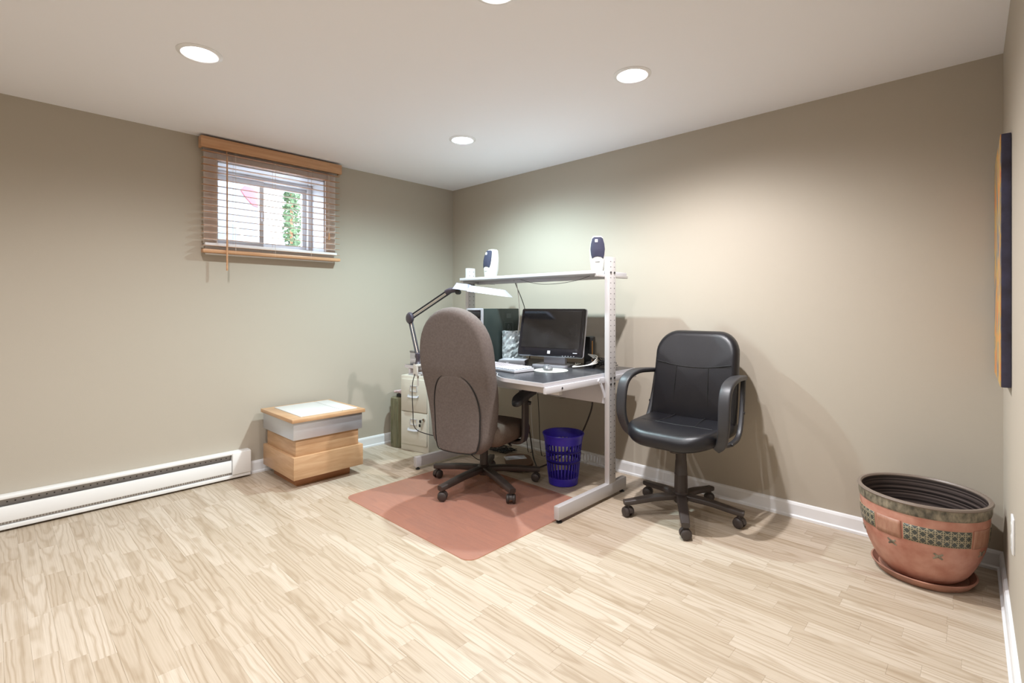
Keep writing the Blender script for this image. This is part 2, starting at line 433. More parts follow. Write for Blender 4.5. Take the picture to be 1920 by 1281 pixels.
me = bpy.data.meshes.new('far_strips'); rest.to_mesh(me); rest.free(); me.materials.append(M['strip'])
o = bpy.data.objects.new('floor_strips', me); C.objects.link(o); o.parent = floor; o['kind'] = 'stuff'

def baseboard(name, pts, label):
    """pts: wall line; profile extruded into the room (to the right of travel)"""
    prof = [(0, 0), (.020, 0), (.020, .012), (.013, .018), (.013, .070), (.009, .080), (0, .084)]
    a, b = Vector((*pts[0], 0)), Vector((*pts[1], 0)); d = (b-a).normalized(); nrm = Vector((d.y, -d.x, 0))
    mm = MB(); mm.loft([[p+nrm*q+Vector((0, 0, z)) for q, z in prof] for p in (a, b)])
    return struct(mm.build(name, 'white', smooth=False), label)
baseboard('baseboard_back', ((0, 0), (XR, 0)), 'white painted baseboard behind the desk')
baseboard('baseboard_left', ((0, -1.80), (0, -.02)), 'white painted baseboard below the window wall')
baseboard('baseboard_right', ((RWX(-.02), -.02), (RWX(YB), YB)), 'white painted baseboard under the picture wall')

# ------------------------------------------------------------------ recessed ceiling lights
def pot_light(xy, label, col, k):
    t = thing('ceiling_light', label, 'ceiling light', (*xy, H), 0, 'recessed ceiling lights')
    MB().lathe([(OPEN_R-.001, .002), (OPEN_R-.001, -.004), (OPEN_R+.006, -.007), (OPEN_R+.022, -.002), (OPEN_R+.022, .0)], seg=48, closed_profile=True).build('trim_ring', 'white', t)
    pr = [(OPEN_R-.002, .001)]
    for i in range(6): pr += [(OPEN_R-.004-i*.0012, .006+i*.011), (OPEN_R-.002-i*.0012, .010+i*.011)]
    pr += [(.056, .075), (.0, .0755)]
    mm = MB(); mm.loft([[(r*math.cos(2*math.pi*j/48), r*math.sin(2*math.pi*j/48), z) for j in range(48)] for r, z in pr[:-1]], cap=False)
    mm.build('baffle', 'white', t)
    MB().lathe([(.002, .036), (.030, .038), (.050, .048), (.055, .062), (.050, .074)], seg=32).build('bulb', 'bulb', t)
    ld = bpy.data.lights.new('pot_spot', 'SPOT'); ld.energy = POT_W*k; ld.color = col; ld.spot_size = R(164); ld.spot_blend = .92; ld.shadow_soft_size = .024
    lo = bpy.data.objects.new('pot_spot', ld); C.objects.link(lo); lo.parent = t; lo.location = (0, 0, .012)
for a in LIGHTS: pot_light(*a)

# ------------------------------------------------------------------ window
win = bpy.data.objects.new('window_1', None); C.objects.link(win); struct(win, 'small white sliding basement window high in the wall')
CW = .075
m = MB()
m.bb(0, .018, WY0-CW, WY0+.004, WZ0-.02, WZ1+CW, .003); m.bb(0, .018, WY1-.004, WY1+CW, WZ0-.02, WZ1+CW, .003); m.bb(0, .0175, WY0, WY1, WZ1-.004, WZ1+CW, .003)
m.build('casing', 'trimwood', win)
m = MB(); m.bb(-.20, .045, WY0-CW, WY1+CW, WZ0-.022, WZ0, .004); m.bb(0, .016, WY0-CW+.01, WY1+CW-.01, WZ0-.075, WZ0-.022, .003); m.build('window_sill', 'white', win)
m = MB(); m.bb(-.215, -.0, WY0, WY0+.012, WZ0, WZ1); m.bb(-.215, 0, WY1-.012, WY1, WZ0, WZ1); m.bb(-.215, 0, WY0, WY1, WZ1-.012, WZ1); m.build('reveal', 'vinylwhite', win)
def frame(mb, x0, x1, y0, y1, z0, z1, wd):
    mb.bb(x0, x1, y0, y0+wd, z0, z1, .003); mb.bb(x0, x1, y1-wd, y1, z0, z1, .003); mb.bb(x0, x1, y0+wd*.9, y1-wd*.9, z0, z0+wd, .003); mb.bb(x0, x1, y0+wd*.9, y1-wd*.9, z1-wd, z1, .003)
m = MB(); frame(m, -.275, -.195, WY0+.012, WY1-.012, WZ0, WZ1-.012, .03); m.build('window_frame', 'vinylwhite', win)
ym = -1.645
for (x0, ya, yb) in ((-.235, WY0+.04, ym+.012), (-.262, ym-.012, WY1-.04)):
    m = MB(); frame(m, x0, x0+.026, ya, yb, WZ0+.028, WZ1-.042, .032); s_ = m.build('sash', 'vinylwhite', win)
    MB().bb(x0+.011, x0+.015, ya+.028, yb-.028, WZ0+.056, WZ1-.070).build('pane', 'glass', s_)
MB().bb(-.21, -.196, ym-.006, ym+.010, 1.78, 1.86, .003).build('latch', 'vinylwhite', win)

# ------------------------------------------------------------------ window blind
bl = thing('window_blind', 'open wooden slat blind with valance hung over the basement window', 'blind', (0.03, -1.64, 0))
BY0, BY1 = -.475, .47
m = MB(); m.bb(.045, .060, BY0-.005, BY1, 2.165, 2.236, .004); m.bb(0, .05, BY0-.005, BY0+.008, 2.165, 2.236, .003); m.bb(0, .05, BY1-.013, BY1, 2.165, 2.236, .003); m.build('valance', 'blind', bl)
MB().bb(.0, .04, BY0+.015, BY1-.02, 2.175, 2.225, .003).build('headrail', 'blind', bl)
zs = [1.545+i*(2.150-1.545)/14 for i in range(15)]
me_s = None
for z in zs:
    if me_s is None:
        m = MB(); m.box((0, 0, 0), (.050, BY1-BY0-.02, .0028), .001); o = m.build('slat', 'blind', bl); me_s = o.data
    else:
        o = bpy.data.objects.new('slat', me_s); C.objects.link(o); o.parent = bl
    o.location = (.022, (BY0+BY1)/2, z); o.rotation_euler = (0, R(6), 0)
MB().bb(-.003, .049, BY0+.01, BY1-.005, 1.497, 1.520, .005).build('bottom_rail', 'blind', bl)
for yy in (-.275, -.02, .235, .37):
    m = MB()
    for xx in ((-.004, .048) if yy < .3 else (.05,)): m.cyl((xx, yy, 1.50 if yy < .3 else 1.70), (xx, yy, 2.18), .0011, seg=6)
    m.build('ladder_cord', 'cord', bl)
MB().tube([(.052, .37, 1.705), (.052, .37, 1.68), (.052, .37, 1.655)], lambda t: .003+.006*t, 8, 2).build('cord_tassel', 'blind', bl)
m = MB(); m.cyl((.060, -.33, 1.385), (.060, -.33, 2.12), .0058, .0048, 8); m.cyl((.060, -.33, 2.12), (.045, -.33, 2.18), .0022, seg=6); m.build('tilt_wand', 'blind', bl)

# ------------------------------------------------------------------ outside the window
struct(MB().bb(-9, -.32, -8, 6, 1.30, 1.42).build('outside_ground', 'outground', smooth=False), 'pale gravel outside the window')
struct(MB().bb(-3.6, -3.35, -3.0, 5.5, 1.42, 4.6).build('outside_wall', 'brickwhite', smooth=False), 'white painted house wall outside the window')
m = MB(); q = random.Random(4)
for i in range(1100):
    b = q.uniform(0, 1.75); c = Vector((-3.16+q.uniform(-.12, .10), -.19+q.uniform(-.105, .105)*(.85+.15*math.sin(b*9)), 1.42+b)); sz = q.uniform(.02, .04)
    u_ = Vector((q.uniform(-.4, .4), q.uniform(-1, 1), q.uniform(-1, 1))).normalized(); v_ = u_.cross(Vector((1, q.uniform(-.5, .5), q.uniform(-.5, .5)))).normalized()
    vs = [m.bm.verts.new(c+u_*sz), m.bm.verts.new(c+v_*sz*.6), m.bm.verts.new(c-u_*sz), m.bm.verts.new(c-v_*sz*.6)]; m.bm.faces.new(vs)
ivy = thing('ivy_shrub', 'leafy green ivy column against the white outside wall', 'shrub', (0, 0, 0)); fo = m.build('foliage', 'leaf', ivy, smooth=False); fo['kind'] = 'stuff'
MB().tube([(-3.17, -.17, 1.42), (-3.15, -.21, 2.1), (-3.18, -.18, 3.0)], .02, 8).build('stem', 'oakdark', ivy)
tp = thing('tarpaulin_cover', 'grey tarpaulin with a red patch draped outside the window', 'tarpaulin', (-1.75, -1.62, 1.42))
def tarp(a, z, k=1.0):
    f = z/1.2; a = R(a); w_ = k*(1-.12*f*f)
    return (.45*w_*math.cos(a)*(1+.03*math.sin(5*a+4*f)), .51*w_*math.sin(a)*(1+.03*math.cos(4*a+5*f)), z)
m = MB(); m.loft([[tarp(a, 1.2*i/10) for a in range(0, 360, 8)] for i in range(11)]); m.build('cover', 'tarp', tp)
def tpatch(cells, name, mm_):
    mb = MB(); mb.loft([[tarp(a, z, k) for a, z, k in row] for row in cells]); return mb.build(name, mm_, tp)
rows = [(.70, 40, 62), (.76, 30, 62), (.82, 24, 60), (.87, 30, 58)]
tpatch([[(a0+(a1-a0)*i/5, z, 1.02) for i in range(6)]+[(a1-(a1-a0)*i/5, z, .995) for i in range(6)] for z, a0, a1 in rows], 'red_patch', 'red')
MB().strap([tarp(14, .50, 1.01), tarp(22, .42, 1.01), tarp(30, .32, 1.01)], .025, .008, (0, 1, .3)).build('white_edge', 'white', tp)

# ------------------------------------------------------------------ baseboard heater
ht = thing('baseboard_heater', 'long white electric baseboard heater along the window wall', 'heater', (0, 0, 0))
HY0, HY1 = -3.75, -1.815
m = MB(); m.bb(.0, .012, HY0, HY1, .012, .180); m.bb(.0, .058, HY0, HY1, .165, .182, .004); m.bb(.0, .060, HY0, HY1, .012, .034, .003); m.build('casing', 'heater', ht)
m = MB(); m.loft([[(.052, yv, .052), (.062, yv, .052), (.064, yv, .060), (.064, yv, .118), (.060, yv, .130), (.052, yv, .130)] for yv in (HY0, -1.935)]); m.build('front_panel', 'heater', ht)
for yv in (HY0+.0, -1.93):
    m = MB(); m.bb(.0, .066, yv, yv+.115, .034, .178, .004); m.build('end_cap', 'heater', ht)
MB().box((.034, (HY0+-1.935)/2, .148), (.004, -1.935-HY0, .05), 0, Matrix.Rotation(R(28), 3, 'Y')).build('grille_plate', 'heatgrey', ht)
MB().bb(.040, .046, HY0, -1.935, .036, .060).build('lower_grille', 'heatgrey', ht)
m = MB(); yv = -1.96
while yv > -3.2:
    m.box((.0375, yv, .147), (.0015, .006, .005), 0, Matrix.Rotation(R(28), 3, 'Y')); yv -= .030
h_ = m.build('vent_holes', 'dark', ht); h_['kind'] = 'stuff'
m = MB(); yv = -1.95; q = random.Random(2)
while yv > -3.2:
    m.bb(.046, .049, yv-.002, yv+(.004 if q.random() < .2 else .0008), .038, .050); yv -= .0125
h_ = m.build('fins', 'heater', ht); h_['kind'] = 'stuff'

# ------------------------------------------------------------------ tiered oak chest
ch = thing('storage_chest', 'tiered oak chest with aluminium band and white panel top by the window wall', 'chest', (.315, -1.50, 0))
MB().bb(-.20, .165, -.185, .185, 0, .066, .002).build('plinth', 'oakdark', ch)
MB().bb(-.255, .245, -.235, .240, .064, .205, .002).build('lower_tier', 'oak', ch)
MB().bb(-.235, .225, -.215, .215, .203, .315, .002).build('body', 'oak', ch)
MB().bb(-.255, .240, -.235, .235, .313, .425, .001).build('metal_band', 'brushed', ch)
m = MB(); frame_w = .07; X0, X1, Y0, Y1, Z0, Z1 = -.262, .258, -.250, .250, .424, .448
m.bb(X0, X0+.035, Y0, Y1, Z0, Z1, .003); m.bb(X1-.055, X1, Y0, Y1, Z0, Z1, .003); m.bb(X0+.03, X1-.05, Y0, Y0+.075, Z0, Z1, .003); m.bb(X0+.03, X1-.05, Y1-.03, Y1, Z0, Z1, .003)
m.build('lid_frame', 'oak', ch)
for (ya, yb) in ((-.1735, .110), (.1145, .2185)): MB().bb(-.226, .202, ya, yb, .424, .4505, .001).build('panel', 'whitepanel', ch)

# ------------------------------------------------------------------ filing cabinet, canister
fc = thing('filing_cabinet', 'cream two drawer steel filing cabinet beside the desk', 'filing cabinet', (.385, -.708, 0), 14)
W_, D_, HC = .285, .46, .60
MB().bb(-W_/2, W_/2, 0, D_, 0, HC, .004).build('body', 'beigesteel', fc)
for z0 in (.055, .318):
    dr = MB().bb(-W_/2+.012, W_/2-.012, -.012, .004, z0, z0+.255, .003).build('drawer', 'beigesteel', fc)
    m = MB(); m.strap([(-.048, -.012, z0+.125), (-.046, -.030, z0+.122), (0, -.034, z0+.120), (.046, -.030, z0+.122), (.048, -.012, z0+.125)], .016, .005, (0, .6, 1)); m.build('handle', 'lightlam', dr)
    m = MB(); ly, lz = -.0145, z0+.182
    for bx in ((-.035, .035, lz+.02, lz+.024), (-.035, .035, lz-.024, lz-.02), (-.035, -.031, lz-.024, lz+.024), (.031, .035, lz-.024, lz+.024)): m.bb(bx[0], bx[1], -.016, -.011, bx[2], bx[3])
    m.build('label_holder', 'lightlam', dr)
MB().cyl((.108, -.012, .268), (.108, -.024, .268), .010, seg=16).build('lock', 'chrome', fc)
m = MB(); m.tube([(.108, -.025, .268), (.088, -.034, .262), (.084, -.036, .235)], .0018, 6); m.box((.085, -.034, .255), (.020, .008, .022), .004); m.box((.082, -.036, .222), (.018, .008, .024), .004); m.build('keys', 'black', fc)
sd = thing('metal_case', 'flat silver case lying on top of the filing cabinet', 'case', (.40, -.62, .6), 14)
MB().bb(-.12, .125, -.06, .10, 0, .028, .004).build('body', 'silver', sd); MB().bb(.045, .085, -.064, -.058, .005, .024, .002).build('latch', 'mouse', sd)
cn = thing('metal_canister', 'olive green metal canister between filing cabinet and wall', 'canister', (.150, -.672, 0), 10)
m = MB(); o_ = rr(.15, .17, .06, 6); m.loft([[(x*k, y_*k, z) for x, y_ in o_] for z, k in ((0, .93), (.012, 1), (.385, 1), (.400, .96), (.405, .85))]); cb = m.build('body', 'olive', cn)
m = MB()
for x in (-.03, .035): m.cyl((x, -.0855, .03), (x, -.0855, .38), .0035, seg=8)
m.build('seam_rib', 'olive', cn)
MB().bb(-.03, .05, -.03, .03, .40, .43, .004).build('valve', 'black', cn)
m = MB(); m.strap([(-.06, 0, .445), (-.01, .0, .452), (.05, 0, .446)], .07, .022, (0, 1, 0)); fcloth = m.build('folded_cloth', 'pinkcloth'); fcloth.location = (.150, -.672, -.004)
tag(fcloth, 'pink folded cloth resting on the olive canister', 'cloth')

# ------------------------------------------------------------------ desk
DZ = .748
dk = thing('computer_desk', 'grey metal framed computer desk with charcoal top and raised shelf', 'desk', (0, 0, 0))
XL0, XL1, XR0, XR1 = .742, .775, 2.012, 2.045
for (x0, x1) in ((XL0, XL1), (XR0, XR1)):
    MB().bb(x0, x1, -.487, -.415, .088, 1.448, .0025).build('post', 'grey', dk)
    ft = MB().bb(x0, x1, -.97, -.293, .020, .090, .0025).build('foot', 'grey', dk)
    for yy in (-.945, -.318): MB().lathe([(.016, 0), (.016, .006), (.006, .008), (.006, .022)], ((x0+x1)/2, yy, 0), 16).build('leveller', 'black', ft)
    m = MB(); z = .14
    while z < 1.43:
        for yy in (-.471, -.431): m.cyl((x1-.001, yy, z), (x1+.0006, yy, z), .0032, seg=8)
        z += .032
    h_ = m.build('peg_holes', 'dark', dk); h_['kind'] = 'stuff'
    for z in (1.355, .72, .685):
        for yy in (-.471, -.431): MB().cyl((x1, yy, z), (x1+.004, yy, z), .0065, seg=10).build('bolt', 'black', dk)
    xr0, xr1 = (x1, x1+.020) if x0 < 1 else (x0-.020, x0)
    rl = MB().bb(xr0, xr1, -1.035, -.115, .690, .7255, .002).build('side_rail', 'lightlam', dk)
    for yy in (-.90, -.26): MB().cyl((xr1-.001, yy, .708), (xr1+.003, yy, .708), .007, seg=12).build('rail_screw', 'chrome', rl)
    m = MB(); xm = (xr0+xr1)/2
    m.strap([(xr1+.002, -.545, .705), (xr1+.002, -.515, .665), (xr1+.002, -.487, .605)], .022, .005, (0, 1, .3), 4); m.cyl((xr1, -.548, .708), (xr1+.008, -.548, .708), .013, seg=16); m.build('brace', 'lightlam', dk)
def top_poly(o):
    xl, xr = .735+o, 2.000-o; f, nf, bk = -1.040+o, -.905+o, -.112-o
    pts = [(xr, bk), (xr, f), (1.715-.0*o, f), (1.675, f+.010), (1.60, -.99+o), (1.52, nf), (1.12, nf), (1.05, -.99+o), (.985, f+.010), (.945, f), (xl, f), (xl, bk)]
    return pts
m = MB(); m.prism(top_poly(0), .7265, .747); m.build('desk_edge', 'lightlam', dk, smooth=False)
m = MB(); m.prism(top_poly(.004), .7466, .748); m.build('desktop', 'desktop', dk, smooth=False)
MB().bb(XL1, XR0, -.462, -.442, .560, .6895, .002).build('modesty_panel', 'lightlam', dk)
MB().bb(XL1+.02, XR0-.02, -.90, -.87, .665, .7265, .002).build('front_beam', 'grey', dk)
MB().bb(.770, 2.000, -.570, -.215, 1.346, 1.366, .0015).build('upper_shelf', 'lightlam', dk)
m = MB(); m.bb(XL1, XR0, -.40, -.375, 1.322, 1.346, .002); m.build('shelf_rail', 'lightlam', dk)
for x in (XL1+.012, XR0-.012): MB().bb(x-.012, x+.012, -.56, -.22, 1.328, 1.346, .002).build('shelf_bracket', 'grey', dk)

# ------------------------------------------------------------------ things on the desk
def speaker(loc, rz, label):
    t = thing('desktop_speaker', label, 'speaker', loc, rz, 'desktop speakers')
    # front faces -y
    sec = [(0, .070, .080, 0), (.012, .076, .088, 0), (.07, .090, .105, .004), (.13, .094, .108, .008), (.18, .084, .095, .014), (.212, .066, .075, .020), (.220, .050, .055, .022)]
    m = MB(); m.loft([[(x, y_+oy, z) for x, y_ in rr(w_, d_, min(w_, d_)*.36, 5)] for z, w_, d_, oy in sec]); m.build('cabinet', 'cream', t)
    # cloth grille following the front
    def prof(z):
        for (a, b) in zip(sec, sec[1:]):
            if a[0] <= z <= b[0]:
                f = (z-a[0])/(b[0]-a[0]); return [a[i]+(b[i]-a[i])*f for i in (1, 2, 3)]
        return sec[-1][1:]
    out = [(-.030, .078), (-.018, .086), (0, .090), (.018, .086), (.030, .078), (.036, .100), (.039, .135), (.036, .170), (.029, .203), (.018, .212), (-.018, .212), (-.029, .203), (-.036, .170), (-.039, .135), (-.036, .100)]
    out = [(a*1.12, b) for a, b in out]
    m = MB()
    def fn(a, b, d):
        w_, d_, oy = prof(b); e = min(1, abs(a)/(w_/2)); return (a, oy-d_/2*(1-.28*e**3)-d-.0015, b)
    m.pad(out, .006, .002, (0, .001), fn, rings=6); g = m.build('grille', 'grille', t)
    m = MB(); m.box((-.008, prof(.188)[2]-prof(.188)[1]/2-.008, .186), (.017, .004, .018), .001, Matrix.Rotation(R(-6), 3, 'X')); m.build('badge', 'sticker', t)
    m = MB(); m.box((0, -.0515, .060), (.028, .003, .003)); m.build('control_slot', 'silver', t)
speaker((1.935, -.448, 1.366), 36, 'cream desktop speaker with navy grille standing by the desk post near the black chair')
speaker((.935, -.400, 1.366), -4, 'cream desktop speaker with navy grille on the shelf above the desk lamp')

# desk lamp
lp = thing('desk_lamp', 'black jointed arm desk lamp with long lavender white shade clamped to the desk', 'lamp', (0, 0, 0))
Bz = Vector((.905, -1.050, .775)); E1 = Vector((.748, -1.005, 1.070)); J = Vector((1.085, -.915, 1.258))
m = MB(); m.box((.905, -1.046, .7395), (.050, .050, .016), .003); m.box((.905, -1.068, .705), (.045, .012, .075), .003); m.box((.905, -1.05, .672), (.045, .045, .010), .003); m.cyl((.905, -1.05, .60), (.905, -1.05, .69), .006, seg=12); cl_ = m.build('clamp', 'cream', lp)
cl_.location = (0, 0, .006+.012)
m = MB(); m.lathe([(.020, .7655), (.022, .770), (.016, .776), (.014, .80), (.020, .812), (.018, .835), (.008, .84)], (.905, -1.050, 0), 20); m.build('base_joint', 'lampjoint', lp)
def arm(p, q_, off, name):
    d = (q_-p).normalized(); sdv = d.cross(Vector((.53, -.85, 0))).normalized()*off
    a = MB()
    for s_ in (-1, 1): a.strap([p+sdv*s_, q_+sdv*s_], .012, .010, (.5, -.8, 0), 0)
    o = a.build(name, 'lampdark', lp)
    MB().cyl(p+sdv*.0, q_, .0035, seg=8).build('tension_rod', 'spring', o)
arm(Vector((.905, -1.05, .825)), E1, .011, 'lower_arm'); arm(E1, J, .013, 'upper_arm')
m = MB(); v_ = Vector((.45, -.75, 0)).normalized()
m.loft([[E1+Vector((math.cos(a)*r, 0, math.sin(a)*r)) @ Matrix.Identity(3)+v_*d for a in (2*math.pi*k/24 for k in range(24))] for r, d in ((.020, -.030), (.034, -.024), (.042, -.008), (.042, .008), (.034, .024), (.020, .030))]); m.build('elbow_joint', 'lampjoint', lp)
m = MB(); m.strap([J-Vector((.03, .01, .012)), J, J+Vector((.05, .03, .008))], .04, .036, (.5, -.8, 0), 4); m.build('head_joint', 'lampjoint', lp)
m = MB(); m.cyl(J+Vector((.055, .02, -.012))-v_*.014, J+Vector((.055, .02, -.012))+v_*.020, .016, seg=16); m.build('tilt_knob', 'black', lp)
hd = Vector((.30, .17, -.047)).normalized(); side = Vector((-hd.y, hd.x, 0)).normalized(); upv = hd.cross(side).normalized()
if upv.z < 0: upv = -upv
H0 = J+Vector((.040, .022, .020))
def hp(a, b, c): return H0+hd*a+side*b+upv*c
m = MB(); m.loft([[hp(a, b, c) for a, b in ((a0, -wb), (a1, -wb), (a1, wb), (a0, wb))] for c, a0, a1, wb in ((-.012, -.012, .098, .050), (.030, .004, .082, .030))]); m.build('ballast_housing', 'lampwhite', lp, smooth=False)
m = MB()
def shade_ring(c, a0, a1, wb): return [hp(a, b, c) for a, b in ((a0, -wb), (a1, -wb), (a1, wb), (a0, wb))]
m.loft([shade_ring(-.016, .092, .372, .058), shade_ring(.024, .096, .325, .026), shade_ring(.021, .100, .322, .023), shade_ring(-.016, .097, .367, .054)], cap=False); 
V0 = [m.bm.verts.new(p) for p in shade_ring(.024, .096, .325, .026)]; m.bm.faces.new(V0)
V0 = [m.bm.verts.new(p) for p in shade_ring(.021, .100, .322, .023)]; m.bm.faces.new(list(reversed(V0)))
m.build('shade', 'lampwhite', lp, smooth=False)
m = MB()
for s_ in (-.018, .018): m.cyl(hp(.11, s_, -.004), hp(.345, s_, -.004), .007, seg=12)
m.build('fluorescent_tube', 'sticker', lp)
m = MB(); m.tube([(.905, -1.075, .70), (.905, -1.095, .62), (.905, -1.09, .45), (.915, -1.08, .34), (.97, -1.0, .29), (1.0, -.80, .22), (.98, -.60, .05), (.96, -.5, .006)], .003, 6); m.build('power_cord', 'black', lp)

# printer on the left wing
pn = thing('printer', 'small silver printer with dark lid on the desk wing by the filing cabinet', 'printer', (.842, -.925, DZ), 0)
MB().bb(-.095, .13, -.08, .17, 0, .082, .005).build('body', 'silver', pn); MB().bb(-.097, .132, -.082, .172, .081, .094, .004).build('lid', 'mouse', pn)
MB().bb(-.085, .12, -.0835, -.078, .014, .040, .002).build('paper_tray', 'lightlam', pn); MB().bb(-.03, .02, -.0845, -.079, .055, .063, .001).build('slot', 'black', pn)

# computer tower
tw = thing('computer_tower', 'black computer tower with silver trimmed front standing on the desk', 'computer', (1.0175, -.452, DZ))
MB().bb(-.0825, .0825, -.175, .191, .006, .388, .004).build('case', 'towergreen', tw)
fr = MB().bb(-.0845, .0845, -.192, -.174, .004, .391, .008).build('front_frame', 'silver', tw)
MB().bb(-.070, .070, -.1955, -.19, .03, .378, .003).build('front_panel', 'glossblack', fr)
for z in (.33, .285, .24): MB().bb(-.066, .066, -.1975, -.194, z, z+.034, .002).build('drive_bay', 'black', tw)
for y_ in (-.14, .15):
    for x in (-.06, .06): MB().cyl((x, y_, 0), (x, y_, .008), .012, seg=12).build('rubber_foot', 'black', tw)
MB().bb(.0825, .0832, .055, .105, .318, .352).build('sticker', 'emboss', tw)
m = MB()
for a in ((.035, .125, .285, .288), (.035, .125, .212, .215), (.035, .038, .212, .288), (.122, .125, .212, .288)): m.bb(.0825, .0834, *a)
m.tube([(.083, .08, .272), (.083, .066, .248), (.083, .072, .226), (.083, .088, .226), (.083, .094, .248), (.083, .08, .272)], .0018, 6, 4); m.tube([(.083, .08, .255), (.083, .075, .24), (.083, .083, .23)], .0015, 6, 4); m.build('side_emblem', 'emboss', tw)

# crumpled film packet
pk = thing('film_packet', 'crumpled silver film packet standing between tower and monitor', 'packet', (1.185, -.405, DZ), 40)
m = MB(); q = random.Random(9); N = 12
def cg(sgn): return [[(-.085+.17*i/N+q.uniform(-.003, .003), sgn*(.012*(1-abs(2*i/N-1)**4)+q.uniform(-.004, .004)), +.225*j/N+(.0 if j in (0,) else q.uniform(-.003, .003))) for i in range(N+1)] for j in range(N+1)]
fr_, bk_ = cg(-1), cg(1)
ring = [[*fr_[j], *reversed(bk_[j])] for j in range(N+1)]; m.loft(ring); m.build('packet', 'bag', pk, smooth=False)

# set-top box
sb = thing('set_top_box', 'small black box with silver trimmed front in front of the tower', 'modem', (1.325, -.555, DZ), 30)
MB().bb(-.090, .090, -.070, .070, .004, .040, .006).build('case', 'glossblack', sb); MB().bb(-.091, .091, -.074, -.060, .002, .042, .006).build('front_bezel', 'mouse', sb); MB().bb(-.089, .089, -.058, .068, .0395, .0425, .001).build('top_cover', 'silver', sb)
m = MB()
for i in range(5): m.bb(-.046+i*.009, -.040+i*.009, -.0752, -.0735, .012, .017)
m.build('lettering', 'sticker', sb); MB().bb(-.036, -.018, -.0752, -.0735, .024, .028).build('emblem', 'sticker', sb); MB().bb(.070, .078, -.0752, -.0735, .010, .013).build('indicator', 'sticker', sb)
for x in (-.07, .07):
    for y_ in (-.05, .05): MB().cyl((x, y_, 0), (x, y_, .005), .008, seg=10).build('rubber_foot', 'black', sb)

# monitor
mo = thing('monitor', 'dusty black widescreen monitor with silver edge on the desk', 'monitor', (1.535, -.385, DZ), 13)
m = MB(); m.loft([[(x, y_, z) for x, y_ in rr(.25, .17, .02, 4)] for z in (0, .010)]); m.build('base_plate', 'silver', mo)
m = MB(); m.loft([[(x*.16, .03+.030*y_, z) for x, y_ in ((-.5, -.5), (.5, -.5), (.5, .5), (-.5, .5))] for z in (.010, .16)]); m.build('neck', 'silver', mo)
T = Matrix.Translation((0, -.02, .226)) @ Matrix.Rotation(R(-13), 4, 'X')
def tf(o): o.matrix_local = T; return o
MWd, MHt = .480, .325
m = MB(); m.pad(rr(MWd, MHt, .014, 4), .042, .008, (.01, 0), lambda a, b, d: (a, -d, b)); cs = tf(m.build('screen_housing', 'glossblack', mo))
m = MB(); m.pad(rr(MWd+.006, MHt+.006, .016, 4), .012, .004, (0, 0), lambda a, b, d: (a, -d+.004, b)); tf(m.build('silver_edge', 'silver', mo))
m = MB(); m.bb(-.216, .216, -.0232, -.0205, -.108, .143); tf(m.build('screen', 'screen', mo))
m = MB(); m.bb(-.010, .010, -.0228, -.0205, -.147, -.127); tf(m.build('maker_badge', 'sticker', mo)); tf(MB().bb(.175, .205, -.0225, -.0205, -.139, -.135).build('model_lettering', 'sticker', mo))
m = MB()
for i in range(5): m.bb(.10+i*.02, .108+i*.02, -.0225, -.0205, -.160, -.157)
tf(m.build('control_buttons', 'silver', mo))

# keyboard, mouse, pad
kb = thing('keyboard', 'white computer keyboard on the front of the desk', 'keyboard', (1.415, -.765, DZ), -6)
m = MB(); m.loft([[(-.22, -.08, 0), (.22, -.08, 0), (.22, .08, 0), (-.22, .08, 0)], [(-.22, -.08, .014), (.22, -.08, .014), (.22, .08, .022), (-.22, .08, .022)]]); m.build('body', 'keyboard', kb, smooth=False)
m = MB()
for j in range(6):
    for i in range(21):
        x, y_ = -.207+i*.0204, -.064+j*.0255
        if j == 0 and 4 < i < 9: continue
        m.box((x, y_, .018+.0013*j+.003), (.0165, .019, .006), .0015, seg=1)
m.box((-.207+6.5*.0204, -.064, .021), (.10, .019, .006), .0015); ks_ = m.build('keys', 'sticker', kb); ks_['kind'] = 'stuff'
MB().bb(-.221, .221, -.081, .081, -.0, .004).build('base_edge', 'black', kb)
pdm = MB().lathe([(.105, 0), (.108, .0015), (.106, .003), (.02, .003)], seg=48).build('mouse_pad', 'pad'); pdm.location = (1.690, -.600, DZ); tag(pdm, 'round pale mouse pad in front of the monitor', 'mouse pad')
ms_ = thing('computer_mouse', 'dark grey computer mouse resting on the pale round pad', 'mouse', (1.675, -.615, DZ+.003), 50)
m = MB(); m.loft([[(x*k, y_*k+oy, z) for x, y_ in rr(.056, .100, .026, 5)] for z, k, oy in ((0, .94, 0), (.012, 1, 0), (.024, .86, .002), (.032, .58, .006), (.035, .2, .008))]); m.build('shell', 'mouse', ms_)
MB().cyl((-.003, -.026, .0265), (.003, -.026, .0265), .006, seg=12).build('scroll_wheel', 'black', ms_)

